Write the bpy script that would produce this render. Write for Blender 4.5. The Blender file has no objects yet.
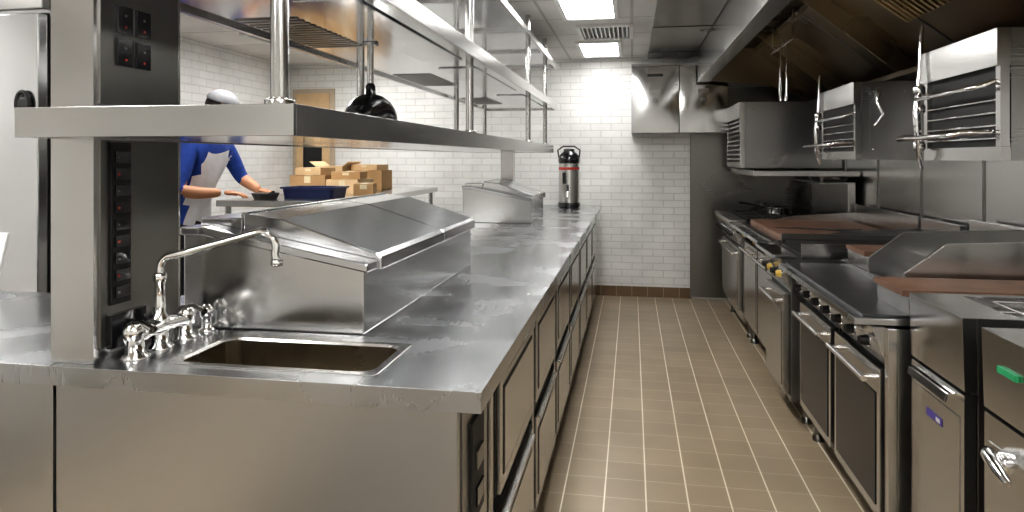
import bpy, bmesh, math, random
from mathutils import Vector, Matrix
random.seed(4)
S = bpy.context.scene
S.view_settings.view_transform = 'Standard'
try: S.view_settings.look = 'Medium High Contrast'
except Exception: pass

# ------------------------------------------------------------ materials
def newmat(name):
    m = bpy.data.materials.new(name); m.use_nodes = True
    nt = m.node_tree
    return m, nt, nt.nodes['Principled BSDF']

def plain(name, col, rough=0.5, metal=0.0, var=0.08, scale=8.0, bump=0.0, emit=0.0, coat=0.0):
    m, nt, b = newmat(name)
    b.inputs['Roughness'].default_value = rough
    b.inputs['Metallic'].default_value = metal
    b.inputs['Coat Weight'].default_value = coat
    tc = nt.nodes.new('ShaderNodeTexCoord'); n = nt.nodes.new('ShaderNodeTexNoise')
    n.inputs['Scale'].default_value = scale; n.inputs['Detail'].default_value = 4
    nt.links.new(tc.outputs['Object'], n.inputs['Vector'])
    r = nt.nodes.new('ShaderNodeValToRGB')
    r.color_ramp.elements[0].position = .3; r.color_ramp.elements[1].position = .7
    r.color_ramp.elements[0].color = tuple(max(0, c*(1-var)) for c in col)+(1,)
    r.color_ramp.elements[1].color = tuple(min(1, c*(1+var)) for c in col)+(1,)
    nt.links.new(n.outputs['Fac'], r.inputs['Fac']); nt.links.new(r.outputs['Color'], b.inputs['Base Color'])
    if bump:
        bp = nt.nodes.new('ShaderNodeBump'); bp.inputs['Strength'].default_value = bump; bp.inputs['Distance'].default_value = .004
        nt.links.new(n.outputs['Fac'], bp.inputs['Height']); nt.links.new(bp.outputs['Normal'], b.inputs['Normal'])
    if emit:
        b.inputs['Emission Color'].default_value = col+(1,); b.inputs['Emission Strength'].default_value = emit
    return m

def steel(name, col=(.60, .585, .55), rough=.26, brush=(3, 3, 160), rv=.03, smudge=2.0, cv=.04, wave=0, bw=.10):
    m, nt, b = newmat(name)
    b.inputs['Metallic'].default_value = 1.0
    tc = nt.nodes.new('ShaderNodeTexCoord')
    mp = nt.nodes.new('ShaderNodeMapping'); mp.inputs['Scale'].default_value = tuple(c*2.5 for c in brush)
    n = nt.nodes.new('ShaderNodeTexNoise'); n.inputs['Scale'].default_value = 1; n.inputs['Detail'].default_value = 1
    nt.links.new(tc.outputs['Object'], mp.inputs['Vector']); nt.links.new(mp.outputs['Vector'], n.inputs['Vector'])
    n2 = nt.nodes.new('ShaderNodeTexNoise'); n2.inputs['Scale'].default_value = smudge; n2.inputs['Detail'].default_value = 1
    nt.links.new(tc.outputs['Object'], n2.inputs['Vector'])
    ad = nt.nodes.new('ShaderNodeMath'); ad.operation = 'MULTIPLY_ADD'; ad.inputs[1].default_value = bw
    nt.links.new(n.outputs['Fac'], ad.inputs[0]); nt.links.new(n2.outputs['Fac'], ad.inputs[2])
    mr = nt.nodes.new('ShaderNodeMapRange'); mr.interpolation_type = 'SMOOTHSTEP'
    mr.inputs['From Min'].default_value = .25+bw*.5; mr.inputs['From Max'].default_value = .75+bw*.5
    mr.inputs['To Min'].default_value = max(.03, rough-rv); mr.inputs['To Max'].default_value = rough+rv
    nt.links.new(ad.outputs[0], mr.inputs['Value']); nt.links.new(mr.outputs['Result'], b.inputs['Roughness'])
    r = nt.nodes.new('ShaderNodeValToRGB')
    r.color_ramp.elements[0].position = .25; r.color_ramp.elements[1].position = .75
    r.color_ramp.elements[0].color = tuple(c*(1-cv) for c in col)+(1,); r.color_ramp.elements[1].color = tuple(min(1, c*(1+cv)) for c in col)+(1,)
    nt.links.new(n2.outputs['Fac'], r.inputs['Fac']); nt.links.new(r.outputs['Color'], b.inputs['Base Color'])
    if wave:
        n3 = nt.nodes.new('ShaderNodeTexNoise'); n3.inputs['Scale'].default_value = 1.6; n3.inputs['Detail'].default_value = 0
        nt.links.new(tc.outputs['Object'], n3.inputs['Vector'])
        bp = nt.nodes.new('ShaderNodeBump'); bp.inputs['Strength'].default_value = .5; bp.inputs['Distance'].default_value = wave
        nt.links.new(n3.outputs['Fac'], bp.inputs['Height']); nt.links.new(bp.outputs['Normal'], b.inputs['Normal'])
    return m

def tiles(name, axes, bw, bh, mortar, c1, c2, cm, rough=.4, offset=0.0, bump=.4, origin=(0, 0), metal=0, weak=None):
    m, nt, b = newmat(name)
    tc = nt.nodes.new('ShaderNodeTexCoord'); sp = nt.nodes.new('ShaderNodeSeparateXYZ'); cb = nt.nodes.new('ShaderNodeCombineXYZ')
    nt.links.new(tc.outputs['Object'], sp.inputs[0])
    for i, a in enumerate(axes):
        ad = nt.nodes.new('ShaderNodeMath'); ad.operation = 'ADD'; ad.inputs[1].default_value = origin[i]+30
        nt.links.new(sp.outputs[a], ad.inputs[0]); nt.links.new(ad.outputs[0], cb.inputs[i])
    def brick(bw, bh, cm):
        br = nt.nodes.new('ShaderNodeTexBrick'); br.offset = offset; br.squash = 1
        br.inputs['Scale'].default_value = 1; br.inputs['Brick Width'].default_value = bw; br.inputs['Row Height'].default_value = bh
        br.inputs['Mortar Size'].default_value = mortar; br.inputs['Mortar Smooth'].default_value = .3
        br.inputs['Color1'].default_value = c1+(1,); br.inputs['Color2'].default_value = c2+(1,); br.inputs['Mortar'].default_value = cm+(1,)
        nt.links.new(cb.outputs[0], br.inputs['Vector'])
        return br
    br = brick(bw, bh, weak if weak else cm)
    col = br.outputs['Color']
    if weak:
        b2 = brick(bw, 100.0, cm)
        mx = nt.nodes.new('ShaderNodeMix'); mx.data_type = 'RGBA'
        nt.links.new(b2.outputs['Fac'], mx.inputs['Factor']); nt.links.new(col, mx.inputs[6]); mx.inputs[7].default_value = cm+(1,)
        col = mx.outputs[2]
    n = nt.nodes.new('ShaderNodeTexNoise'); n.inputs['Scale'].default_value = 2.5; n.inputs['Detail'].default_value = 6
    nt.links.new(tc.outputs['Object'], n.inputs['Vector'])
    mr = nt.nodes.new('ShaderNodeMapRange'); mr.inputs['To Min'].default_value = .88; mr.inputs['To Max'].default_value = 1.08
    mr.inputs['From Min'].default_value = .3; mr.inputs['From Max'].default_value = .7
    nt.links.new(n.outputs['Fac'], mr.inputs['Value'])
    vm = nt.nodes.new('ShaderNodeVectorMath'); vm.operation = 'SCALE'
    nt.links.new(col, vm.inputs[0]); nt.links.new(mr.outputs['Result'], vm.inputs['Scale'])
    nt.links.new(vm.outputs['Vector'], b.inputs['Base Color'])
    b.inputs['Roughness'].default_value = rough; b.inputs['Metallic'].default_value = metal
    bp = nt.nodes.new('ShaderNodeBump'); bp.invert = True; bp.inputs['Strength'].default_value = bump; bp.inputs['Distance'].default_value = .004
    nt.links.new(br.outputs['Fac'], bp.inputs['Height']); nt.links.new(bp.outputs['Normal'], b.inputs['Normal'])
    return m

ST   = steel('stainless_brushed', (.60, .595, .585), .22)
STH  = steel('stainless_countertop', (.54, .55, .565), .26, (60, 2, 2), .05, 4, .07)
STP  = steel('stainless_panel_vertical_brush', (.56, .56, .555), .33, (3, 3, 60), .02, 1.5, .03)
STL  = steel('stainless_lid', (.62, .625, .635), .16, (3, 60, 3), .03, 2, .03)
STD  = steel('stainless_dark', (.24, .235, .225), .30)
STM  = steel('stainless_medium', (.38, .38, .375), .30)
STU  = steel('stainless_shelf_underside', (.62, .63, .64), .12, (3, 60, 3), .03)
MIR  = steel('polished_cabinet_steel', (.50, .50, .50), .13, (3, 3, 60), .03, 2, .04)
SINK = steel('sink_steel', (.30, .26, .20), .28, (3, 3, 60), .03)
BRZ  = steel('hood_bronze_steel', (.26, .215, .15), .30, (3, 80, 3), .04, 2, .08)
GLD  = steel('hood_baffle_gold', (.50, .38, .20), .25, (3, 80, 3), .04, 2, .10)
CHR  = steel('chrome', (.85, .85, .85), .07, (1, 1, 1), .03, 3, .02)
BLK  = plain('black_rubber', (.012, .012, .012), .55)
BLKG = plain('black_gloss', (.01, .01, .012), .15, coat=.5)
IRON = plain('cast_iron', (.03, .028, .026), .6, .3, .3, 30, .3)
FLAT = plain('blackened_plate', (.09, .09, .095), .32, .8, .15, 12)
GRID = plain('seasoned_griddle', (.21, .115, .075), .42, .2, .30, 9, .1)
GLS  = plain('oven_glass', (.008, .009, .011), .25)
WHT  = plain('white_plastic', (.75, .75, .73), .4, var=.03)
GRY  = plain('grey_cap_cloth', (.20, .20, .21), .8, var=.1, scale=30, bump=.2)
RED  = plain('red_plastic', (.45, .03, .02), .35)
YEL  = plain('yellow_brass', (.70, .48, .10), .35)
GRN  = plain('green_tag', (.02, .30, .12), .5)
PUR  = plain('purple_badge', (.06, .04, .25), .4)
BLU2 = plain('dark_blue_plastic', (.012, .022, .09), .35)
CARD = plain('cardboard', (.46, .28, .13), .85, var=.15, scale=5)
CAR2 = plain('cardboard_light', (.62, .44, .25), .85, var=.12, scale=6)
TAPE = plain('packing_tape', (.70, .60, .40), .3)
SHRT = plain('blue_shirt_cloth', (.012, .05, .27), .85, var=.2, scale=25, bump=.3)
APR  = plain('white_apron_cloth', (.72, .72, .74), .85, var=.06, scale=20, bump=.2)
SKN  = plain('skin', (.50, .24, .13), .5, var=.08, scale=12)
HAIR = plain('hair', (.02, .013, .01), .6, var=.3, scale=60, bump=.5)
TRS  = plain('black_trousers', (.02, .02, .025), .85)
LIPS = plain('lips', (.35, .11, .08), .5)
LAMP = plain('lamp_diffuser', (1.0, .99, .97), .5, var=0, emit=23)
LAM2 = plain('lamp_diffuser_dim', (1.0, .99, .97), .5, var=0, emit=13)
TAN  = plain('tan_door_paint', (.48, .40, .30), .5)
BASE = tiles('quarry_base_tile', 'XZ', .15, .12, .004, (.16, .10, .055), (.19, .12, .07), (.32, .25, .18), .35)
FLR  = tiles('quarry_floor_tile', 'XY', .163, .163, .0035, (.30, .235, .16), (.335, .265, .183), (.76, .70, .58), .34, origin=(.10, .03), bump=.2, weak=(.42, .35, .26))
BRK  = tiles('white_painted_brick', 'XZ', .20, .068, .005, (.82, .82, .80), (.78, .78, .76), (.66, .65, .63), .4, .5, .8)
BRKY = tiles('white_painted_brick_side', 'YZ', .20, .068, .005, (.84, .84, .83), (.80, .80, .79), (.70, .69, .67), .4, .5, .6)
RTIL = tiles('white_wall_tile', 'YZ', .15, .15, .004, (.78, .78, .76), (.74, .74, .72), (.5, .5, .48), .2, 0, .3)
CEIL = tiles('ceiling_tile', 'XY', .6, .6, .012, (.74, .73, .71), (.70, .69, .67), (.50, .49, .47), .7, 0, .3)

# ------------------------------------------------------------ builder
class B:
    def __init__(s): s.v = []; s.f = []; s.mi = []; s.sm = []; s.mats = []; s.M = Matrix.Identity(4)
    def mid(s, m):
        if m not in s.mats: s.mats.append(m)
        return s.mats.index(m)
    def add(s, vs, fs, m, smooth=False):
        o = len(s.v); s.v += [s.M @ Vector(p) for p in vs]
        k = s.mid(m)
        for f in fs: s.f.append([i+o for i in f]); s.mi.append(k); s.sm.append(smooth)
    def box(s, x0, x1, y0, y1, z0, z1, m):
        s.add([(x0,y0,z0),(x1,y0,z0),(x1,y1,z0),(x0,y1,z0),(x0,y0,z1),(x1,y0,z1),(x1,y1,z1),(x0,y1,z1)],
              [(0,3,2,1),(4,5,6,7),(0,1,5,4),(1,2,6,5),(2,3,7,6),(3,0,4,7)], m)
    def prism(s, pts, ax, a0, a1, m, smooth=False):
        def P(p, a):
            return {'x': (a, p[0], p[1]), 'y': (p[0], a, p[1]), 'z': (p[0], p[1], a)}[ax]
        n = len(pts)
        s.add([P(p, a0) for p in pts]+[P(p, a1) for p in pts],
              [tuple(range(n))[::-1], tuple(range(n, 2*n))]+[(i, (i+1)%n, n+(i+1)%n, n+i) for i in range(n)], m, smooth)
    def loft(s, loops, m, cap0=False, cap1=False, smooth=True):
        n = len(loops[0]); vs = [p for l in loops for p in l]; fs = []
        for k in range(len(loops)-1):
            for i in range(n): fs.append((k*n+i, k*n+(i+1)%n, (k+1)*n+(i+1)%n, (k+1)*n+i))
        s.add(vs, fs, m, smooth)
        if cap0: s.add(loops[0], [tuple(range(n))], m)
        if cap1: s.add(loops[-1], [tuple(range(n))], m)
    def tube(s, path, r, m, seg=12, caps=True):
        path = [Vector(p) for p in path]; n = len(path)
        rs = r if isinstance(r, (list, tuple)) else [r]*n
        loops = []; up = None
        for i in range(n):
            t = (path[min(i+1, n-1)]-path[max(i-1, 0)]).normalized()
            if up is None:
                up = Vector((0, 0, 1)) if abs(t.z) < .9 else Vector((1, 0, 0))
            a = t.cross(up).normalized(); bb = a.cross(t).normalized(); up = bb
            loops.append([path[i]+(a*math.cos(2*math.pi*j/seg)+bb*math.sin(2*math.pi*j/seg))*rs[i] for j in range(seg)])
        s.loft(loops, m, caps, caps)
    def cyl(s, p0, p1, r, m, seg=20): s.tube([p0, p1], r, m, seg)
    def lathe(s, c, prof, m, seg=28, ax=(0, 0, 1), caps=True):
        q = Vector((0, 0, 1)).rotation_difference(Vector(ax)); c = Vector(c)
        loops = [[c+q @ Vector((r*math.cos(2*math.pi*j/seg), r*math.sin(2*math.pi*j/seg), z)) for j in range(seg)] for r, z in prof]
        s.loft(loops, m, caps, caps)
    def obj(s, name, bevel=.0025, seg=2):
        me = bpy.data.meshes.new(name); me.from_pydata([tuple(p) for p in s.v], [], s.f)
        for m in s.mats: me.materials.append(m)
        for i, p in enumerate(me.polygons): p.material_index = s.mi[i]; p.use_smooth = s.sm[i]
        bm = bmesh.new(); bm.from_mesh(me)
        bmesh.ops.recalc_face_normals(bm, faces=bm.faces); bm.to_mesh(me); bm.free()
        o = bpy.data.objects.new(name, me); S.collection.objects.link(o)
        if bevel:
            md = o.modifiers.new('bevel', 'BEVEL'); md.width = bevel; md.segments = seg; md.limit_method = 'ANGLE'; md.angle_limit = math.radians(40)
        return o

def rrect(x0, x1, y0, y1, r, z, k=6):
    pts = []
    for cx, cy, a0 in ((x1-r, y1-r, 0), (x0+r, y1-r, 90), (x0+r, y0+r, 180), (x1-r, y0+r, 270)):
        for i in range(k+1):
            a = math.radians(a0+90*i/k); pts.append((cx+r*math.cos(a), cy+r*math.sin(a), z))
    return pts

def arc(c, r, a0, a1, n, u, w):
    c = Vector(c); u = Vector(u); w = Vector(w)
    return [c+u*r*math.cos(math.radians(a0+(a1-a0)*i/n))+w*r*math.sin(math.radians(a0+(a1-a0)*i/n)) for i in range(n+1)]

# ------------------------------------------------------------ room shell
XL, XR, YN, YF, ZC = -3.6, 1.65, -2.2, 6.74, 2.33
def shell(name, a, m):
    b = B(); b.box(*a, m); return b.obj(name, 0)
shell('floor', (XL-.1, XR+.1, YN-.1, YF+.1, -.1, 0), FLR)
shell('ceiling', (XL-.1, XR+.1, YN-.1, YF+.1, ZC, ZC+.1), CEIL)
shell('wall_back', (XL-.1, XR+.1, YF, YF+.1, 0, ZC), BRK)
shell('wall_front', (XL-.1, XR+.1, YN-.1, YN, 0, ZC), BRK)
shell('wall_left', (XL-.1, XL, YN, YF, 0, ZC), BRKY)
shell('wall_right', (XR, XR+.1, YN, YF, 0, ZC), RTIL)
shell('baseboard_back', (-.9, .56, YF-.015, YF-.001, 0, .10), BASE)
b = B(); b.box(.15, .575, YN+.1, YF-.002, ZC-.018, ZC-.001, STD)
for y in (0.3, 1.5, 2.7, 3.9, 5.1, 6.3): b.box(.15, .575, y, y+.01, ZC-.022, ZC-.018, BLK)
b.obj('trim_1')
b = B()
b.box(.55, 1.64, YF-.02, YF-.001, .02, 2.02, STD); b.box(.55, .565, YF-.03, YF-.001, .02, 2.02, STD)
b.obj('trim_2')
b = B()
ys = [3.05, 3.55, 4.25, 4.95, 5.65, 6.70]
for i in range(5): b.box(XR-.012, XR-.001, ys[i]+.006, ys[i+1]-.006, .75, 1.84, ST)
for y in ys: b.box(XR-.018, XR-.001, y-.008, y+.008, .75, 1.84, STD)
b.box(XR-.03, XR-.001, 2.98, 3.05, .75, 1.84, BLK)
b.obj('trim_3')
b = B()
b.box(-3.55, -3.08, YF-.03, YF-.001, 0, 2.08, TAN); b.box(-3.50, -3.13, YF-.045, YF-.03, .02, 2.03, CAR2)
b.box(-3.42, -3.21, YF-.05, YF-.045, 1.2, 1.85, GLS); b.cyl((-3.17, YF-.10, .95), (-3.17, YF-.045, .95), .012, CHR); b.cyl((-3.17, YF-.1, .95), (-3.27, YF-.1, .95), .01, CHR)
b.obj('door_1')
for mx0, mx1 in ((-1.42, -.52), (-3.3, -2.45)):  # unseen black mats, added to darken parts of the counter panel's reflection
    b = B(); b.loft([rrect(mx0, mx1, -.9, .5, .04, .001), rrect(mx0, mx1, -.9, .5, .04, .006), rrect(mx0+.02, mx1-.02, -.88, .48, .03, .014)], BLK, True, True, False)
    xx = mx0+.08
    while xx < mx1-.06: b.box(xx, xx+.01, -.84, .44, .0141, .017, BLK); xx += .06
    b.obj('unseen_reflection_mat', 0)

def fixture(xc, y0, y1, w=.32, m=None):
    b = B(); x0, x1 = xc-w/2, xc+w/2
    b.box(x0-.03, x1+.03, y0-.03, y0, ZC-.02, ZC-.001, WHT); b.box(x0-.03, x1+.03, y1, y1+.03, ZC-.02, ZC-.001, WHT)
    b.box(x0-.03, x0, y0, y1, ZC-.02, ZC-.001, WHT); b.box(x1, x1+.03, y0, y1, ZC-.02, ZC-.001, WHT)
    b.box(x0, x1, y0, y1, ZC-.010, ZC-.001, m or LAMP)
    b.obj('ceiling_light', .001, 1)
fixture(-.28, 5.75, 6.5, m=LAM2)
for a in ((-.28, 3.6, 4.72), (-.28, 1.7, 2.8), (-.28, -.6, .5),
          (-1.9, .2, 1.3), (-2.4, 3.4, 4.5), (-2.4, 5.3, 6.2), (-3.1, 1.4, 2.1), (.9, -1.2, -.1), (-1.9, -1.4, -.4)):
    fixture(*a)
def vent(x0, x1, y0, y1):
    b = B()
    b.box(x0, x1, y0, y1, ZC-.008, ZC-.001, BLK)
    b.box(x0-.03, x1+.03, y0-.03, y0, ZC-.02, ZC-.001, WHT); b.box(x0-.03, x1+.03, y1, y1+.03, ZC-.02, ZC-.001, WHT)
    b.box(x0-.03, x0, y0, y1, ZC-.02, ZC-.001, WHT); b.box(x1, x1+.03, y0, y1, ZC-.02, ZC-.001, WHT)
    n = 11
    for i in range(n):
        x = x0+(x1-x0)*(i+.5)/n; b.prism([(x-.006, ZC-.018), (x+.004, ZC-.018), (x+.012, ZC-.006), (x+.002, ZC-.006)], 'y', y0, y1, STD)
    b.obj('air_vent', 0)
vent(-.38, -.02, 5.05, 5.55); vent(-3.0, -2.65, 4.9, 5.4)

# ------------------------------------------------------------ island counter
b = B()
xs = [-2.6, -1.45, -1.0, -.53, -.285]; ys = [1.275, 1.34, 1.56, 1.97, 6.5]
def filled(i, j):
    if not (0 <= i < 4 and 0 <= j < 4): return False
    if i == 2 and j == 1: return False
    if j == 3 and i == 0: return False
    return True
vid = {}; V = []; F = []
def vv(i, j, k):
    if (i, j, k) not in vid: vid[(i, j, k)] = len(V); V.append((xs[i], ys[j], (.858, .90)[k]))
    return vid[(i, j, k)]
for i in range(4):
    for j in range(4):
        if not filled(i, j): continue
        F.append([vv(i,j,1), vv(i+1,j,1), vv(i+1,j+1,1), vv(i,j+1,1)]); F.append([vv(i,j,0), vv(i,j+1,0), vv(i+1,j+1,0), vv(i+1,j,0)])
        for di, dj, e in ((0,-1,((i,j),(i+1,j))), (1,0,((i+1,j),(i+1,j+1))), (0,1,((i+1,j+1),(i,j+1))), (-1,0,((i,j+1),(i,j)))):
            if not filled(i+di, j+dj):
                (a, c), (d, f) = e; F.append([vv(a,c,0), vv(d,f,0), vv(d,f,1), vv(a,c,1)])
b.add(V, F, STH)
L = [rrect(-1.012, -.518, 1.328, 1.572, .012, .9005), rrect(-1.012, -.518, 1.328, 1.572, .012, .903), rrect(-.994, -.536, 1.346, 1.554, .035, .903),
     rrect(-.990, -.540, 1.350, 1.550, .035, .897)]
b.loft(L, ST, smooth=False)
L = [rrect(-.990, -.540, 1.350, 1.550, .035, .897), rrect(-.985, -.545, 1.355, 1.545, .035, .74), rrect(-.965, -.565, 1.375, 1.525, .03, .715)]
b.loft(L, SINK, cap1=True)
b.lathe((-.77, 1.45, .7155), [(.03, 0), (.03, .003), (.02, .004), (.018, .001)], CHR)
b.box(-1.272, -.345, 1.325, 1.345, .07, .858, STP)
b.box(-2.55, -1.278, 1.322, 1.345, .07, .858, STP)
b.box(-2.55, -2.53, 1.345, 1.93, .07, .858, ST)
b.box(-2.53, -1.42, 1.91, 1.93, .07, .858, ST)
b.box(-1.42, -1.40, 1.93, 6.45, .07, .858, ST)
b.box(-1.40, -.36, 6.43, 6.45, .07, .858, ST)
b.box(-.37, -.35, 1.345, 6.45, .07, .858, ST)
b.box(-1.40, -.40, 1.40, 6.40, .0, .07, BLK); b.box(-2.50, -1.40, 1.40, 1.88, .0, .07, BLK)
b.box(-.35, -.343, 1.36, 1.60, .12, .83, STM)
b.box(-.343, -.335, 1.42, 1.53, .56, .78, BLK); b.box(-.335, -.330, 1.445, 1.51, .67, .71, STD); b.box(-.335, -.330, 1.445, 1.51, .59, .63, BLKG)
b.box(-.35, -.335, 1.61, 1.635, .08, .855, ST)
y = 1.66
while y+.60 < 6.46:
    y1 = y+.60
    for z0, z1 in ((.12, .465), (.49, .83)):
        b.box(-.35, -.336, y+.006, y1-.006, z0+.01, z1-.005, BLK)
        b.box(-.336, -.324, y+.012, y1-.012, z0+.016, z1-.010, ST)
        b.box(-.324, -.3225, y+.050, y1-.050, z0+.05, z1-.06, BLK)
        b.box(-.3225, -.320, y+.058, y1-.058, z0+.058, z1-.068, ST)
        b.prism([(-.324, z1-.018), (-.312, z1-.020), (-.312, z1-.032), (-.315, z1-.032), (-.315, z1-.026), (-.324, z1-.024)], 'y', y+.05, y1-.05, ST)
    b.box(-.35, -.33, y1+.008, y1+.045, .08, .855, ST)
    y = y1+.055
b.obj('island_counter', .002)

# faucet
b = B()
fx = -1.10; zc = .9003
for yy in (1.36, 1.44, 1.53): b.lathe((fx, yy, zc), [(.030, 0), (.030, .006), (.02, .012), (.017, .05)], CHR)
b.tube([(fx, 1.345, .945), (fx, 1.40, .952), (fx, 1.44, .956), (fx, 1.49, .952), (fx, 1.545, .945)], [.019, .016, .022, .016, .019], CHR, 16)
for yy in (1.355, 1.535):
    b.lathe((fx, yy, .945), [(.019, 0), (.024, .012), (.024, .022), (.014, .035), (.005, .038)], CHR)
    b.tube([(fx, yy, .975), (fx+.03, yy-.012, .985), (fx+.072, yy-.03, .975)], [.008, .006, .009], CHR, 10)
b.lathe((fx, 1.44, .955), [(.022, 0), (.022, .02), (.013, .03), (.012, .10), (.016, .105), (.016, .12), (.011, .125)], CHR)
d = Vector((.29, .05, 0)).normalized()
p = [(fx, 1.44, 1.06), (fx, 1.44, 1.09)]+[Vector((fx, 1.44, 1.09))+d*(.03-.03*math.cos(t))+Vector((0, 0, .03*math.sin(t))) for t in (.4, .8, 1.2)]
p += [Vector((fx, 1.44, 1.125))+d*.06, Vector((fx, 1.44, 1.172))+d*.225]
c = Vector((fx, 1.44, 1.137))+d*.235
p += [c+d*.04*math.sin(t)+Vector((0, 0, .04*math.cos(t))) for t in (.1, .5, .9, 1.3, 1.6, 1.9)]
p += [c+d*.042+Vector((0, 0, -.035))]
b.tube(p, .0095, CHR, 14)
e = p[-1]; b.lathe(Vector(e)+Vector((0, 0, -.008)), [(.011, 0), (.014, .003), (.014, .016), (.010, .018)], CHR)
b.obj('sink_faucet', 0)
b = B()
b.lathe((-1.09, 1.605, zc), [(.02, 0), (.02, .006), (.012, .01), (.012, .035), (.017, .04), (.017, .06), (.006, .07)], CHR)
b.obj('air_gap_cap', 0)

# ------------------------------------------------------------ overhead pass shelf
b = B()
b.box(-1.262, -1.155, 1.30, 1.59, .9005, ZC-.003, ST)
b.box(-1.158, -1.150, 1.315, 1.575, .93, 1.39, STD); b.box(-1.158, -1.150, 1.315, 1.575, 1.47, 2.3, STD)
b.box(-1.150, -1.144, 1.34, 1.40, 1.02, 1.385, BLK)
for i in range(9):
    z = 1.035+i*.038
    b.box(-1.144, -1.138, 1.348, 1.392, z, z+.026, BLKG); b.box(-1.138, -1.1365, 1.352, 1.358, z+.010, z+.015, RED if i % 2 else STD)
b.box(-1.150, -1.135, 1.33, 1.44, .925, 1.0, BLKG)
for y0 in (1.36, 1.42):
    for z0 in (1.56, 1.635):
        b.box(-1.150, -1.143, y0, y0+.045, z0, z0+.062, BLKG)
        b.box(-1.143, -1.141, y0+.019, y0+.025, z0+.012, z0+.017, RED); b.box(-1.143, -1.141, y0+.019, y0+.025, z0+.038, z0+.043, STD)
b.box(-1.255, -.645, 1.22, 5.60, 1.440, 1.455, ST)
for a in ((-1.265, -.640, 1.213, 1.225), (-1.265, -.640, 5.595, 5.607)): b.box(*a, 1.393, 1.455, ST)
b.box(-.652, -.640, 1.225, 5.595, 1.393, 1.455, ST); b.box(-1.265, -1.253, 1.225, 5.595, 1.393, 1.455, ST)
b.box(-1.253, -.652, 1.225, 5.595, 1.396, 1.402, STU)
z = 1.775
b.box(-1.245, -.652, 1.217, 5.855, z, z+.008, STU)
b.box(-.652, -.635, 1.217, 5.855, z-.012, z+.045, ST); b.box(-1.262, -1.245, 1.217, 5.855, z-.012, z+.045, ST)
b.box(-1.262, -.635, 1.205, 1.217, z-.012, z+.045, ST); b.box(-1.262, -.635, 5.855, 5.867, z-.012, z+.045, ST)
for y0 in (1.9, 3.3, 4.7):
    y1 = y0+.55
    n = 14
    for i in range(n):
        yy = y0+(y1-y0)*(i+.5)/n; b.box(-1.20, -1.0, yy-.010, yy+.010, z-.004, z+.001, STD)
    b.box(-.90, -.72, y0-.2, y1+.4, z-.006, z-.001, STL)  # smooth steel strips standing in for the strips of light under this shelf
for x in (-1.24, -.65): b.box(x-.012, x+.012, 1.22, 6.0, 2.13, 2.165, ST)
b.box(-1.228, -.662, 1.22, 6.0, 2.147, 2.152, STU)
y = 1.6
while y < 6.0: b.box(-1.228, -.662, y, y+.03, 2.13, 2.147, ST); y += .85
for x, yl in ((-.70, (1.27, 2.9, 4.6, 5.52)), (-1.205, (2.9, 4.6, 5.52))):
    for yy in yl:
        b.cyl((x, yy, 1.45), (x, yy, ZC-.003), .018, ST)
        b.lathe((x, yy, 1.455), [(.03, 0), (.03, .012), (.02, .016)], ST); b.lathe((x, yy, z+.008), [(.03, 0), (.03, .012), (.02, .016)], ST)
b.box(-1.03, -.93, 5.32, 5.42, .9005, 1.397, ST)
b.obj('overhead_pass_shelf', .002)

def heat_lamp(x, y, zb, ztop, r, m, stem=.012):
    b = B()
    prof = [(r, 0), (r*.98, .02), (r*.9, .045), (r*.72, .072), (r*.45, .092), (r*.2, .1), (r*.18, .13), (.0125, .14)]
    b.lathe((x, y, zb), prof, m, 32, caps=False)
    b.lathe((x, y, zb), [(r*.96, .002), (r*.86, .04), (r*.68, .066), (r*.3, .09), (.002, .092)], ST, 32, caps=False)
    b.lathe((x, y, zb+.01), [(.002, 0), (.025, .008), (.035, .03), (.025, .06), (.018, .08)], YEL)
    b.cyl((x, y, zb+.135), (x, y, ztop), stem, ST)
    b.lathe((x, y, ztop-.012), [(.03, 0), (.03, .0115)], ST)
    return b.obj('heat_lamp', 0)
heat_lamp(-.95, 2.38, 1.485, 1.774, .10, BLKG)

# ------------------------------------------------------------ prep rails
def rail(y0, y1, xl=-1.178, xr=-.67, s=1.0):
    b = B(); z0 = .901
    zl, zr = z0+.250*s, z0+.168*s
    b.prism([(xl, z0), (xr, z0), (xr, zr), (xl+.06, zl), (xl, zl)], 'y', y0, y1, ST)
    b.prism([(xl-.004, zl-.006), (xl+.06, zl-.006), (xr+.012, zr-.010), (xr+.012, zr+.012), (xl+.06, zl+.016), (xl-.004, zl+.016)], 'y', y0-.010, y0+.07, STL)
    def lidp(a, c):
        r0 = (xr+.020, zr-.014); r1 = (xr+.020, zr+.020); r2 = (xr+.006, zr+.030)
        h1 = (xl+.24, zl+.034); h2 = (xl+.13, zl+.046); h3 = (xl+.13, zl-.012)
        b.prism([r0, r1, r2, h1, h2, h3, (xr-.01, zr-.014)], 'y', a, c, STL)
    ym = (y0+y1)/2
    lidp(y0+.072, ym+.10); lidp(ym+.105, y1-.01)
    b.box(xl, xl+.127, y0+.072, y1-.01, zl+.0005, zl+.034, STL)
    b.cyl((xl+.128, y0+.08, zl+.040), (xl+.128, y1-.015, zl+.040), .010, CHR)
    return b.obj('refrigerated_prep_rail', .004)
rail(1.635, 2.80)
rail(4.60, 5.25, -1.16, -.68, .95)

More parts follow.
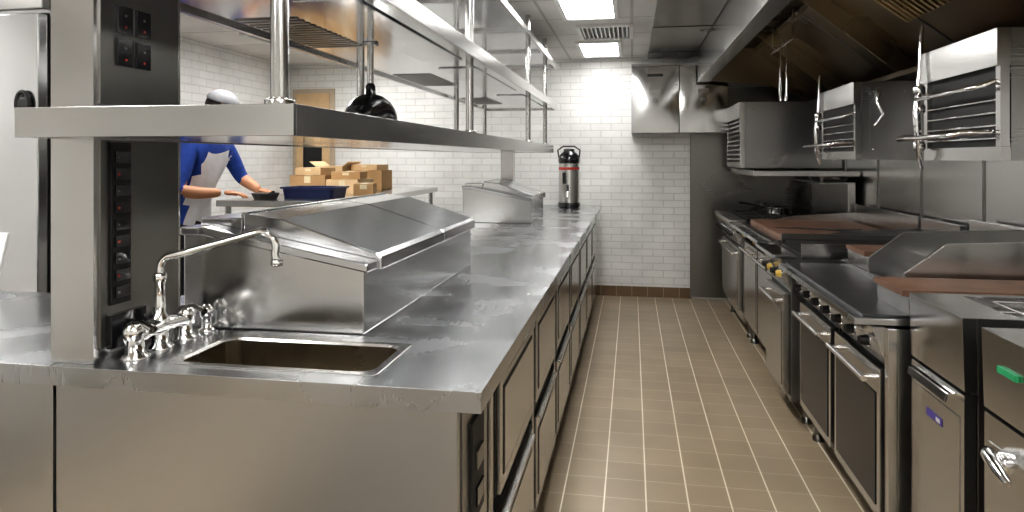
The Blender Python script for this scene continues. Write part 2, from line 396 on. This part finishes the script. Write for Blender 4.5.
# coffee server
b = B()
cx, cy = -.56, 6.15
b.lathe((cx, cy, .901), [(.085, 0), (.10, .01), (.10, .045), (.093, .05)], BLKG)
b.lathe((cx, cy, .951), [(.093, 0), (.094, .20), (.092, .36)], ST, caps=False)
b.lathe((cx, cy, 1.245), [(.0945, 0), (.0945, .022)], RED, caps=False)
b.lathe((cx, cy, 1.30), [(.092, 0), (.098, .02), (.098, .055), (.075, .09), (.05, .11), (.05, .13), (.02, .135)], BLKG)
b.tube([(cx-.09, cy, 1.34), (cx-.10, cy-.02, 1.42), (cx-.05, cy-.03, 1.455), (cx+.05, cy-.03, 1.455), (cx+.10, cy-.02, 1.42), (cx+.09, cy, 1.34)], .007, BLK)
b.tube([(cx, cy-.09, 1.05), (cx, cy-.13, 1.05), (cx, cy-.135, 1.0)], .014, CHR); b.box(cx-.01, cx+.01, cy-.14, cy-.12, 1.05, 1.11, BLK)
b.box(cx-.05, cx-.02, cy-.100, cy-.088, 1.12, 1.22, BLK)
b.obj('coffee_urn', .002)

# ------------------------------------------------------------ left side background
b = B()
x0, x1, y0, y1, zt = -3.5, -2.28, 2.30, 3.0, 2.14
b.box(x0, x1, y0+.055, y1, .12, zt, ST)
for a, c in ((x0+.01, -2.90), (-2.89, x1-.01)):
    b.box(a, c, y0, y0+.045, .16, zt-.22, STL); b.box(a+.004, c-.004, y0+.045, y0+.055, .15, zt-.21, BLK)
b.box(x0+.01, x1-.01, y0+.02, y0+.055, zt-.20, zt-.01, STD)
b.tube(arc((-2.35, y0-.012, 1.56), .05, 0, 360, 20, (.55, 0, 0), (0, 0, 1)), .008, BLK)
b.lathe((-2.35, y0, 1.56), [(.03, 0), (.03, .012), (.02, .016)], BLK, ax=(0, -1, 0))
b.cyl((-2.98, y0-.04, 1.0), (-2.98, y0-.04, 1.5), .012, CHR); b.cyl((-2.98, y0-.04, 1.05), (-2.98, y0, 1.05), .01, CHR); b.cyl((-2.98, y0-.04, 1.45), (-2.98, y0, 1.45), .01, CHR)
for x in (x0+.08, x1-.08):
    for y in (y0+.12, y1-.08): b.cyl((x, y, 0), (x, y, .13), .022, STD)
b.obj('reach_in_refrigerator', .006)

b = B(); b.prism([(1.885, .901), (1.90, .901), (1.955, 1.10), (1.94, 1.10)], 'x', -2.36, -2.05, WHT); b.obj('cutting_board', .004)

b = B()
tx0, tx1, ty0, ty1, tz = -2.62, -1.76, 3.95, 6.05, 1.08
b.box(tx0, tx1, ty0, ty1, tz-.04, tz, ST); b.box(tx0+.04, tx1-.04, ty0+.05, ty1-.05, .28, .31, ST)
for x in (tx0+.05, tx1-.05):
    for y in (ty0+.06, (ty0+ty1)/2, ty1-.06): b.cyl((x, y, 0), (x, y, tz-.04), .02, ST)
b.obj('work_table', .004)
def carton(x, y, z, w, d, h, m, rot=0, open_=False):
    b = B(); b.M = Matrix.Translation((x, y, z+.001)) @ Matrix.Rotation(math.radians(rot), 4, 'Z')
    t = .006
    b.box(-w/2, w/2, -d/2, -d/2+t, 0, h, m); b.box(-w/2, w/2, d/2-t, d/2, 0, h, m)
    b.box(-w/2, -w/2+t, -d/2+t, d/2-t, 0, h, m); b.box(w/2-t, w/2, -d/2+t, d/2-t, 0, h, m); b.box(-w/2+t, w/2-t, -d/2+t, d/2-t, 0, t, m)
    if open_:
        b.prism([(-w/2, h-.002), (-w/2+t, h-.002), (-w/2-.05, h+.04), (-w/2-.056, h+.038)], 'y', -d/2, d/2, m)
        b.prism([(w/2, h-.002), (w/2-t, h-.002), (w/2+.05, h+.04), (w/2+.056, h+.038)], 'y', -d/2, d/2, m)
    else:
        b.box(-w/2, -.002, -d/2, d/2, h+.0002, h+t, m); b.box(.002, w/2, -d/2, d/2, h+.0002, h+t, m); b.box(-.025, .025, -d/2-.001, d/2+.001, h+t, h+t+.0012, TAPE)
        b.box(-.025, .025, -d/2-.0012, -d/2, h*.6, h, TAPE)
    b.obj('cardboard_box', .001)
carton(-2.46, 5.0, tz, .28, .28, .13, CARD, 4); carton(-2.45, 5.0, tz+.138, .22, .22, .05, CAR2, -6)
carton(-2.14, 4.95, tz, .26, .28, .10, CAR2, -3); carton(-2.15, 4.96, tz+.108, .22, .22, .05, CARD, 8)
carton(-2.20, 5.50, tz, .30, .28, .16, CARD, 2); carton(-2.20, 5.50, tz+.168, .24, .22, .04, CAR2, -5)
carton(-2.49, 5.46, tz, .24, .28, .20, CAR2, 0, True)
carton(-1.90, 4.66, tz, .14, .20, .08, CARD, 15)
b = B()
X, Y = -2.10, 4.28
lo = [rrect(X-.17, X+.17, Y-.12, Y+.12, .03, tz+.001), rrect(X-.18, X+.18, Y-.13, Y+.13, .035, tz+.065), rrect(X-.195, X+.195, Y-.145, Y+.145, .04, tz+.068), rrect(X-.195, X+.195, Y-.145, Y+.145, .04, tz+.078),
      rrect(X-.175, X+.175, Y-.125, Y+.125, .035, tz+.078), rrect(X-.165, X+.165, Y-.115, Y+.115, .03, tz+.01)]
b.loft(lo, BLU2, True, True, False); b.obj('food_storage_bin', 0)
b = B()
X, Y = -2.36, 4.10
b.lathe((X, Y, tz+.001), [(.07, 0), (.085, .03), (.088, .04), (.084, .04), (.068, .005)], IRON)
b.tube([(X+.06, Y-.06, tz+.035), (X+.09, Y-.09, tz+.05), (X+.14, Y-.15, tz+.055)], [.006, .007, .010], BLK)
b.obj('frying_pan', 0)

# ------------------------------------------------------------ worker
def skin_part(verts, edges, radii, lvl=2):
    me = bpy.data.meshes.new('tmp'); me.from_pydata(verts, edges, [])
    o = bpy.data.objects.new('tmp', me); S.collection.objects.link(o)
    md = o.modifiers.new('s', 'SKIN'); md.use_smooth_shade = True
    if not me.skin_vertices:
        bpy.context.view_layer.objects.active = o; bpy.ops.mesh.customdata_skin_add()
    for i, r in enumerate(radii):
        rr = r if isinstance(r, tuple) else (r, r)
        me.skin_vertices[0].data[i].radius = rr; me.skin_vertices[0].data[i].use_root = (i == 0)
    sb = o.modifiers.new('ss', 'SUBSURF'); sb.levels = lvl; sb.render_levels = lvl
    dg = bpy.context.evaluated_depsgraph_get(); ev = o.evaluated_get(dg)
    em = bpy.data.meshes.new_from_object(ev)
    vs = [v.co.copy() for v in em.vertices]; fs = [tuple(p.vertices) for p in em.polygons]
    bpy.data.objects.remove(o); bpy.data.meshes.remove(em)
    return vs, fs

b = B()
W = [(-2.88, 4.05, .97), (-2.87, 4.05, 1.10), (-2.82, 4.05, 1.24), (-2.77, 4.05, 1.38), (-2.72, 4.05, 1.48), (-2.685, 4.05, 1.575),
     (-2.76, 3.88, 1.42), (-2.77, 3.79, 1.15), (-2.66, 3.84, 1.13), (-2.56, 3.93, 1.13),
     (-2.72, 4.22, 1.42), (-2.66, 4.31, 1.21), (-2.57, 4.30, 1.16), (-2.50, 4.26, 1.13),
     (-2.89, 3.96, .90), (-2.86, 3.95, .49), (-2.90, 3.95, .09), (-2.80, 3.94, .045),
     (-2.89, 4.14, .90), (-2.86, 4.16, .49), (-2.90, 4.17, .09), (-2.80, 4.18, .045)]
E = [(0,1),(1,2),(2,3),(3,4),(4,5),(3,6),(6,7),(7,8),(8,9),(3,10),(10,11),(11,12),(12,13),(0,14),(14,15),(15,16),(16,17),(0,18),(18,19),(19,20),(20,21)]
R = [.135, .13, .145, .14, .07, .055, .068, .048, .042, .027, .068, .048, .040, .027, .095, .062, .042, .038, .095, .062, .042, .038]
vs, fs = skin_part(W, E, R)
cat = {}
for f in fs:
    c = sum((vs[i] for i in f), Vector())/len(f)
    if c.z < .075: m = BLK
    elif c.z < .92: m = TRS
    elif c.z > 1.49: m = SKN
    else:
        m = SHRT
        if (c-Vector(W[8])).length < .10 or (c-Vector(W[9])).length < .09 or (c-Vector(W[12])).length < .085 or (c-Vector(W[13])).length < .09: m = SKN
        elif 3.93 < c.y < 4.2 and c.z < 1.38 and c.x > -2.80+(c.z-1.1)*.35: m = APR
    cat.setdefault(m, []).append(f)
for m, ff in cat.items():
    used = sorted({i for f in ff for i in f}); mp = {u: i for i, u in enumerate(used)}
    b.add([vs[u] for u in used], [tuple(mp[i] for i in f) for f in ff], m, True)
def hand(w, fwd, side, s=1.0):
    w = Vector(w); fwd = Vector(fwd).normalized(); side = Vector(side).normalized(); dn = fwd.cross(side).normalized()
    if dn.z > 0: dn = -dn
    V0 = [w, w+fwd*.045, w+fwd*.085]; v2, f2 = skin_part(V0, [(0,1),(1,2)], [(.024,.018), (.036,.017), (.038,.014)])
    b.add(v2, f2, SKN, True)
    for k_, (o, L_) in enumerate(((-.027, .062), (-.009, .074), (.009, .070), (.027, .055))):
        p0 = w+fwd*.07+side*o; p1 = p0+fwd*L_*.5+dn*.004; p2 = p1+fwd*L_*.35+dn*.012; p3 = p2+fwd*L_*.22+dn*.014
        v2, f2 = skin_part([p0, p1, p2, p3], [(0,1),(1,2),(2,3)], [.0095, .009, .008, .007]); b.add(v2, f2, SKN, True)
    p0 = w+fwd*.02-side*.022; p1 = p0+fwd*.03-side*.025+dn*.008; p2 = p1+fwd*.032-side*.006+dn*.008
    v2, f2 = skin_part([p0, p1, p2], [(0,1),(1,2)], [.013, .011, .009]); b.add(v2, f2, SKN, True)
hand((-2.555, 3.935, 1.13), (.85, .4, -.05), (.4, -.85, 0))
hand((-2.495, 4.255, 1.13), (.9, -.35, -.05), (-.35, -.9, 0))
hc = Vector((-2.645, 4.05, 1.67))
def ell(c, rx, ry, rz, m, n=18, fn=None):
    loops = []
    for i in range(n+1):
        t = math.pi*i/n; loop = []
        for j in range(24):
            a = 2*math.pi*j/24; p = Vector((math.sin(t)*math.cos(a), math.sin(t)*math.sin(a), math.cos(t)))
            q = Vector((p.x*rx, p.y*ry, p.z*rz))
            if fn: q = fn(p, q)
            loop.append(c+q)
        loops.append(loop)
    b.loft(loops, m, smooth=True)
def hf(p, q):
    if p.z < 0: q.y *= 1+.28*p.z; q.x = q.x*(1+.12*p.z)+.012*(-p.z)
    return q
b.M = Matrix.Translation(hc) @ Matrix.Rotation(math.radians(18), 4, 'Y')
O = Vector((0, 0, 0))
ell(O, .095, .075, .115, SKN, fn=hf)
ell(Vector((.098, 0, -.01)), .018, .012, .022, SKN); ell(Vector((.091, 0, -.055)), .010, .024, .007, LIPS)
for sy in (-1, 1):
    ell(Vector((.083, sy*.03, .012)), .011, .014, .009, WHT); ell(Vector((.0925, sy*.03, .012)), .004, .006, .006, BLK)
    ell(Vector((.087, sy*.03, .032)), .009, .018, .004, HAIR); ell(Vector((-.005, sy*.076, -.005)), .018, .009, .03, SKN)
ell(Vector((-.018, 0, .018)), .094, .080, .095, HAIR)
# grey cap: dome with brim
def capf(p, q):
    q.z = max(q.z, -.004); return q
ell(Vector((-.004, 0, .052)), .108, .090, .075, GRY, fn=capf)
b.tube([(.07, -.05, .056), (.115, -.03, .050), (.13, 0, .047), (.115, .03, .050), (.07, .05, .056)], .007, GRY, 10)
b.M = Matrix.Identity(4)
b.obj('kitchen_worker', 0)

# ------------------------------------------------------------ wall cabinets at back
b = B()
x0, x1, y0, y1, z0, z1 = -.005, .86, 6.40, YF-.002, 1.58, 2.20
b.box(x0, x1, y0+.02, y1, z0, z1, STM)
xm = (x0+x1)/2
for a, c in ((x0+.004, xm-.004), (xm+.004, x1-.004)):
    m_ = (a+c)/2
    N = 10; VV = []; FF = []
    for i in range(N+1):
        for j in range(N+1):
            u, v = i/N, j/N
            VV.append((a+(c-a)*u, y0-.010*(math.sin(math.pi*u)*math.sin(math.pi*v))**.7, z0+.004+(z1-z0-.008)*v))
    for i in range(N):
        for j in range(N): FF.append((i*(N+1)+j, (i+1)*(N+1)+j, (i+1)*(N+1)+j+1, i*(N+1)+j+1))
    b.add(VV, FF, MIR, True)
    b.box(a, c, y0+.001, y0+.0195, z0+.004, z1-.004, MIR)
    b.box(m_-.05, m_+.05, y0-.016, y0-.009, z0+.36, z0+.40, STD)
    b.lathe((m_, y0-.009, z0+.30), [(.022, 0), (.022, .006), (.012, .010), (.012, .022), (.018, .026), (.018, .032)], STD, 18, (0, -1, 0))
    b.box(m_-.07, m_+.07, y0-.013, y0-.003, z0+.52, z0+.545, BLK)
b.box(xm-.004, xm+.004, y0+.002, y0+.02, z0, z1, BLK)
b.box(x0, x1, y0-.01, y0+.03, z1, z1+.02, STM)
b.obj('wall_cabinet', .002)

# ------------------------------------------------------------ exhaust hood
b = B(); ya, yb = .6, 6.28
b.box(.58, .60, ya, yb, 2.03, ZC-.003, ST)
b.prism([(.60, 2.03), (.68, 2.03), (.68, 2.06), (.675, 2.06), (.675, 2.036), (.60, 2.036)], 'y', ya, yb, ST)
b.prism([(.675, 2.055), (.90, ZC-.01), (.89, ZC-.004), (.665, 2.06)], 'y', ya+.02, yb-.02, BRZ)
b.box(.88, 1.64, ya+.02, yb-.02, ZC-.012, ZC-.003, BRZ)
cap = [(.601, 2.037), (.70, 2.037), (1.20, 1.98), (1.60, 1.82), (1.645, 1.82), (1.645, ZC-.003), (.601, ZC-.003)]
b.prism(cap, 'y', yb-.02, yb, BRZ); b.prism(cap, 'y', ya, ya+.02, BRZ)
p0 = Vector((1.615, 0, 1.86)); p1 = Vector((1.05, 0, 2.30)); dd = (p1-p0); n_ = Vector((-dd.z, 0, dd.x)).normalized()
if n_.z > 0: n_ = -n_
b.prism([(p0.x, p0.z), (p1.x, p1.z), (p1.x+.01, p1.z+.012), (p0.x+.01, p0.z+.012)], 'y', ya+.02, yb-.02, BRZ)
y = ya+.05
while y < 3.7:
    q0 = p0+dd*.42; q1 = p0+dd*.94
    b.prism([(q0.x, q0.z), (q1.x, q1.z), (q1.x+n_.x*.02, q1.z+n_.z*.02), (q0.x+n_.x*.02, q0.z+n_.z*.02)], 'y', y, y+.022, GLD)
    y += .05
y = ya+.03
while y < yb:
    for t in (.0, .94):
        q0 = p0+dd*t; q1 = p0+dd*(t+.03)
        b.prism([(q0.x, q0.z), (q1.x, q1.z), (q1.x+n_.x*.02, q1.z+n_.z*.02), (q0.x+n_.x*.02, q0.z+n_.z*.02)], 'y', y, min(y+.99, yb-.02), BRZ)
    q0 = p0; q1 = p1
    b.prism([(q0.x, q0.z), (q1.x, q1.z), (q1.x+n_.x*.01, q1.z+n_.z*.01), (q0.x+n_.x*.01, q0.z+n_.z*.01)], 'y', y, y+.015, STD)
    y += 1.0
b.box(1.60, 1.645, ya+.02, yb-.02, 1.82, 1.87, BRZ)
b.box(1.52, 1.60, ya+.02, yb-.02, 1.82, 1.826, BRZ); b.box(1.515, 1.52, ya+.02, yb-.02, 1.82, 1.85, BRZ)
for y in (2.4, 4.15, 5.4):
    b.prism([(.90, 2.31), (1.46, 1.845), (1.60, 1.845), (1.10, 2.31)], 'y', y, y+.012, BRZ)
b.cyl((1.02, 4.6, 2.12), (1.02, 5.3, 2.12), .008, CHR); b.cyl((1.02, 4.62, 2.12), (1.02, 4.62, 2.31), .006, CHR); b.cyl((1.02, 5.28, 2.12), (1.02, 5.28, 2.31), .006, CHR)
b.obj('exhaust_hood', .002)
b = B(); x, yy = 1.02, 4.90
for sx in (-1, 1):
    b.tube([(x, yy, 2.135), (x+sx*.013, yy, 2.128), (x+sx*.018, yy, 2.10), (x+sx*.020, yy, 1.95), (x+sx*.022, yy, 1.80), (x+sx*.014, yy, 1.74)], [.004, .004, .005, .007, .009, .012], CHR)
b.obj('serving_tongs', 0)

# ------------------------------------------------------------ cook line
def handle(b, x, y0, y1, z, m=CHR, r=.010):
    b.cyl((x-.035, y0, z), (x-.035, y1, z), r, m)
    for y in (y0+.03, y1-.03): b.cyl((x-.035, y, z), (x, y, z), r*.8, m)
def knob(b, x, y, z, m=BLK, r=.019):
    b.lathe((x, y, z), [(r*1.25, 0), (r*1.25, .005)], CHR, 16, (-1, 0, 0))
    b.lathe((x-.005, y, z), [(r, 0), (r*.85, .024), (r*.7, .026)], m, 16, (-1, 0, 0))
    b.box(x-.036, x-.030, y-.003, y+.003, z-r*.7, z+r*.7, BLK)
def legs(b, x0, x1, y0, y1, z):
    for x in (x0+.06, x1-.06):
        for y in (y0+.06, y1-.06):
            b.cyl((x, y, .0), (x, y, z), .02, STD); b.lathe((x, y, 0), [(.028, 0), (.028, .02), (.02, .03)], STD)
def oven_door(b, x, y0, y1, z0, z1, glass=True):
    b.box(x-.035, x-.002, y0, y1, z0, z1, ST)
    b.box(x-.002, x+.004, y0-.014, y1+.014, z0-.014, z1+.014, BLK)
    if glass:
        b.box(x-.038, x-.035, y0+.03, y1-.03, z0+.035, z1-.085, GLS)
    else:
        b.box(x-.039, x-.035, y0+.03, y1-.03, z0+.03, z1-.09, ST)
    handle(b, x-.035, y0+.04, y1-.04, z1-.045)
def grate(b, x0, x1, y0, y1, z, m=IRON):
    t = .008
    for a in ((x0, x1, y0, y0+2*t), (x0, x1, y1-2*t, y1), (x0, x0+2*t, y0, y1), (x1-2*t, x1, y0, y1)): b.box(*a, z, z+.022, m)
    cx, cy = (x0+x1)/2, (y0+y1)/2
    b.box(x0, cx-.04, cy-t, cy+t, z+.006, z+.025, m); b.box(cx+.04, x1, cy-t, cy+t, z+.006, z+.025, m)
    b.box(cx-t, cx+t, y0, cy-.04, z+.006, z+.025, m); b.box(cx-t, cx+t, cy+.04, y1, z+.006, z+.025, m)
    b.lathe((cx, cy, z-.012), [(.045, 0), (.045, .012), (.03, .02), (.01, .022)], m, 16)

b = B(); x0, x1, y0, y1 = .82, 1.60, 5.30, 6.28
legs(b, x0, x1, y0, y1, .13); b.box(x0, x1, y0, y1, .12, .84, ST)
b.box(x0-.10, x0+.02, y0, y1, .855, .885, ST); b.prism([(x0-.03, .70), (x0-.09, .86), (x0+.02, .86), (x0+.02, .70)], 'y', y0+.001, y1-.001, ST)
for i in range(7): knob(b, x0-.06, y0+.10+i*.13, .775)
oven_door(b, x0, y0+.03, y1-.03, .20, .67, False)
b.box(x0, x1, y0, y1, .84, .87, STD)
for i in range(3):
    for j in range(2): grate(b, x0+.03+j*.34, x0+.35+j*.34, y0+.02+i*.32, y0+.32+i*.32, .872)
b.box(x1-.05, x1, y0, y1, .871, 1.16, ST); b.box(x1-.25, x1, y0, y1, 1.161, 1.17, ST)
b.obj('gas_range')
b = B(); y0, y1 = 4.14, 5.26
legs(b, x0, x1, y0, y1, .13); b.box(x0+.03, x1, y0, y1, .12, .80, ST)
b.box(x0-.04, x1, y0, y1, .80, .875, ST); b.box(x0+.04, x1-.06, y0+.02, y1-.02, .875, .90, GRID)
b.box(x0-.10, x0-.041, y0+.01, y1-.01, .845, .868, STH)
for a in ((y0, y0+.012), (y1-.012, y1)): b.prism([(x0+.10, .875), (x1, .875), (x1, .96), (x0+.35, .93)], 'y', *a, ST)
b.box(x1-.02, x1, y0+.012, y1-.012, .875, 1.02, ST)
for i in range(5): knob(b, x0-.04, y0+.14+i*.21, .822, YEL if i % 2 else BLK, .017)
oven_door(b, x0+.03, y0+.03, (y0+y1)/2-.02, .18, .74, False); oven_door(b, x0+.03, (y0+y1)/2+.02, y1-.03, .18, .74, False)
b.obj('flat_top_griddle')
b = B(); y0, y1 = 3.62, 4.10
legs(b, x0, x1, y0, y1, .13); b.box(x0-.03, x1, y0, y1, .12, .84, STM)
b.prism([(x0-.031, .68), (x0-.08, .84), (x0-.031, .84)], 'y', y0, y1, ST)
b.box(x0-.12, x0-.01, y0, y1, .842, .862, STL)
for i in range(4): knob(b, x0-.06, y0+.07+i*.115, .755, (YEL, BLK, YEL, BLK)[i], .018)
oven_door(b, x0-.03, y0+.02, y1-.02, .16, .66, False)
b.box(x0+.02, x1-.04, y0+.015, y1-.015, .841, .86, IRON)
for i in range(14):
    yy = y0+.04+i*.029; b.box(x0+.03, x1-.1, yy, yy+.012, .86, .885, IRON)
b.box(x0+.02, x1, y0, y0+.012, .841, .92, ST); b.box(x0+.02, x1, y1-.012, y1, .841, .92, ST); b.box(x1-.03, x1, y0+.012, y1-.012, .841, 1.02, ST)
b.obj('charbroiler')
b = B(); y0, y1 = 2.36, 3.52; x0 = .82
legs(b, x0, x1, y0, y1, .13); b.box(x0+.02, x1, y0, y1, .12, .80, STM)
b.box(x0-.01, x0+.019, y0, y0+.03, .10, .80, ST)
b.box(x0-.11, 1.0, y0, y1, .812, .832, STH)
b.box(1.0, x1, y0, y1, .801, .86, ST)
b.box(x0-.08, 1.0, y0+.02, y1-.02, .832, .842, FLAT); b.box(1.0, 1.30, y0+.30, y1-.02, .860, .866, FLAT)
b.prism([(x0+.019, .67), (x0, .67), (x0-.05, .80), (x0+.019, .80)], 'y', y0+.031, y1, ST)
for i in range(7): knob(b, x0-.035, y0+.10+i*.155, .738, BLK, .018)
ym = (y0+y1)/2
oven_door(b, x0+.015, y0+.05, ym-.03, .16, .655); oven_door(b, x0+.015, ym+.03, y1-.04, .16, .655)
b.box(.87, x1, y0+.001, y0+.28, .861, .905, ST); b.box(.855, x1-.03, y0+.01, y0+.27, .905, .925, GRID)
b.box(.872, .998, y0+.001, y0+.28, .843, .862, ST)
b.box(1.0, 1.42, y0+.80, y0+1.06, .861, .925, ST); b.box(.99, 1.41, y0+.80, y0+1.06, .925, .945, GRID)
for yy in (y0+.33, y0+.72):
    b.prism([(.98, .861), (x1, .861), (x1, 1.06), (1.12, 1.04), (.98, .93)], 'y', yy, yy+.015, ST)
b.box(1.15, x1-.041, y0+.346, y0+.719, .861, .96, ST)
b.box(x1-.04, x1, y0+.002, y1-.002, .861, 1.061, ST)
b.obj('double_oven_range')

b = B()
b.lathe((1.20, 5.85, .899), [(.11, 0), (.13, .05), (.135, .052), (.128, .052), (.108, .006)], CHR)
b.tube([(1.07, 5.85, .94), (.98, 5.80, .97), (.86, 5.76, .99)], [.007, .007, .011], BLK)
b.obj('saute_pan', 0)
b = B()
b.tube([(1.0, 4.55, .908), (1.14, 4.45, .912), (1.34, 4.32, .918)], [.004, .006, .010], BLK); b.box(.90, 1.0, 4.53, 4.60, .902, .905, CHR)
b.obj('grill_spatula', 0)
b = B()
for i, (a, c) in enumerate(((5.35, 5.60), (5.65, 5.90), (5.95, 6.2))):
    b.loft([rrect(1.38, 1.56, a, c, .02, 1.173), rrect(1.36, 1.58, a-.01, c+.01, .025, 1.21), rrect(1.365, 1.575, a-.005, c+.005, .02, 1.21), rrect(1.39, 1.55, a+.01, c-.01, .02, 1.178)], CHR, True, True, False)
b.obj('hotel_pans', 0)

def fryer(y0, y1, x0=.86, x1=1.56, tag=None, badge=False, lever=False):
    b = B()
    legs(b, x0, x1, y0, y1, .13)
    b.box(x0+.032, x1, y0, y1, .12, .86, ST)
    t = .03
    b.box(x0+.03, x0+.13, y0, y1, .861, .93, ST); b.box(x1-.12, x1, y0, y1, .861, .93, ST)
    b.box(x0+.13, x1-.12, y0, y0+t, .861, .93, ST); b.box(x0+.13, x1-.12, y1-t, y1, .861, .93, ST)
    b.box(x0+.13, x1-.12, y0+t, y1-t, .861, .875, STD)
    b.box(x1-.05, x1, y0, y1, .931, 1.06, ST)
    b.prism([(x0, .735), (x0-.006, .93), (x0+.03, .93), (x0+.03, .735)], 'y', y0, y1, ST)
    b.box(x0+.0, x0+.028, y0+.002, y1-.002, .14, .725, ST); b.box(x0-.003, x0-.0002, y0+.025, y1-.025, .17, .66, ST)
    b.box(x0+.02, x0+.032, y0+.006, y1-.006, .7255, .7345, BLK)
    ym = (y0+y1)/2
    if lever:
        b.lathe((x0, 1.765, .635), [(.026, 0), (.026, .012), (.016, .02)], CHR, 20, (-1, 0, 0)); b.tube([(x0-.02, 1.80, .648), (x0-.035, 1.77, .652), (x0-.04, 1.71, .635), (x0-.035, 1.685, .622)], [.013, .016, .014, .009], CHR)
    else:   # folded lip pull
        b.prism([(x0, .715), (x0-.022, .712), (x0-.028, .690), (x0-.023, .690), (x0-.018, .706), (x0, .708)], 'y', y0+.05, y1-.04, CHR)
    if badge: b.box(x0-.005, x0-.003, ym-.05, ym+.05, .595, .617, PUR); b.box(x0-.006, x0-.005, ym-.04, ym-.015, .60, .612, WHT)
    if tag: b.box(x0-.012, x0-.004, 1.70, 1.78, .845, .860, GRN)
    if y1-y0 > .25:
        bx0, bx1, by0, by1 = x0+.2, x1-.2, y0+.06, y1-.06
        for z in (.89, .92):
            b.tube([(bx0, by0, z), (bx1, by0, z), (bx1, by1, z), (bx0, by1, z), (bx0, by0, z)], .003, CHR, 6)
        n = 8
        for i in range(n): x = bx0+(bx1-bx0)*i/(n-1); b.cyl((x, by0, .89), (x, by0, .92), .002, CHR, 6); b.cyl((x, by0, .885), (x, by1, .885), .002, CHR, 6)
    b.obj('deep_fryer', .004)
fryer(1.965, 2.31, badge=True)
fryer(1.30, 1.865, tag=True, lever=True)

def broiler(x0, y0, y1, z0, z1, name, slats=False):
    b = B(); x1 = XR-.02
    b.box(x0+.034, x1, y0, y1, z0, z1, STM)
    b.box(x0+.08, x1-.04, y0-.004, y0-.0002, z0+.04, z1-.04, STM)
    for xx in (x0+.10, x1-.06):
        for zz in (z0+.06, z1-.06): b.lathe((xx, y0-.004, zz), [(.006, 0), (.004, .003)], CHR, 8, (0, -1, 0))
    w = .03
    b.box(x0, x0+.03, y0, y0+w, z0+.05, z1-.13, ST); b.box(x0, x0+.03, y1-w, y1, z0+.05, z1-.13, ST)
    b.box(x0, x0+.033, y0, y1, z0, z0+.05, ST); b.box(x0-.01, x0+.033, y0, y1, z1-.13, z1, ST)
    b.box(x0+.02, x0+.032, y0+w, y1-w, z0+.05, z1-.13, BLK)
    if slats:
        n = 9
        for i in range(n):
            z = z0+.07+(z1-z0-.22)*i/(n-1); b.box(x0+.004, x0+.019, y0+w, y1-w, z-.007, z+.007, ST)
    else:
        for i in range(4):
            z = z0+.08+i*.045; b.cyl((x0+.01, y0+w, z), (x0+.01, y1-w, z), .005, CHR, 8)
        b.tube([(x0, y0+.05, z0+.10), (x0-.10, y0+.05, z0+.10), (x0-.13, y0+.07, z0+.09), (x0-.13, y1-.07, z0+.09), (x0-.10, y1-.05, z0+.10), (x0, y1-.05, z0+.10)], .010, CHR)
        b.tube([(x0-.0, y0+.04, z1-.18), (x0-.05, y0+.04, z1-.20), (x0-.05, y1-.04, z1-.20), (x0, y1-.04, z1-.18)], .009, CHR)
        b.tube([(x0-.02, y1-.03, z1+.12), (x0-.03, y1-.03, z1-.1), (x0-.05, y1-.05, z0+.2), (x0-.04, y1-.05, z0+.02), (x0-.02, y1-.03, z0-.03)], [.008, .009, .016, .012, .008], CHR)
        for z in (z1-.16, z0+.22, z0+.06): b.lathe((x0-.035, y1-.04, z), [(.02, -.018), (.024, -.01), (.024, .01), (.02, .018)], CHR)
    b.box(x1, XR-.019, y0+.05, y1-.05, z0+.05, z1-.05, STD)
    if not slats:
        b.tube([(x1-.20, y0-.012, z1-.06), (x1-.22, y0-.03, z1-.12), (x1-.19, y0-.035, z1-.20), (x1-.23, y0-.02, z1-.26)], .011, CHR)
        b.lathe((x1-.20, y0-.004, z1-.05), [(.018, -.01), (.018, .01)], CHR, 16, (0, 1, 0))
    b.obj(name, .003)
broiler(.86, 5.72, 6.50, 1.27, 1.80, 'convection_oven', True)
broiler(1.30, 4.31, 5.03, 1.34, 1.80, 'salamander_broiler')
broiler(1.25, 2.60, 3.22, 1.34, 1.80, 'salamander_broiler')
b = B()
b.box(.90, XR-.02, 5.30, 6.52, 1.225, 1.24, ST); b.box(.89, .90, 5.30, 6.52, 1.215, 1.255, ST); b.box(.9, XR-.02, 5.29, 5.30, 1.215, 1.255, ST)
b.obj('mounted_steel_shelf')

# ------------------------------------------------------------ world + camera
w = bpy.data.worlds.new('World'); S.world = w; w.use_nodes = True
w.node_tree.nodes['Background'].inputs[0].default_value = (.9, .95, 1, 1); w.node_tree.nodes['Background'].inputs[1].default_value = .3
cd = bpy.data.cameras.new('camera'); cam = bpy.data.objects.new('camera', cd); S.collection.objects.link(cam)
cam.location = (0, 0, 1.35); cam.rotation_euler = (math.radians(90), 0, math.radians(10.0))
cd.sensor_width = 36; cd.lens = 36*680/1024; cd.shift_y = -98/1024; cd.clip_start = .05
S.camera = cam
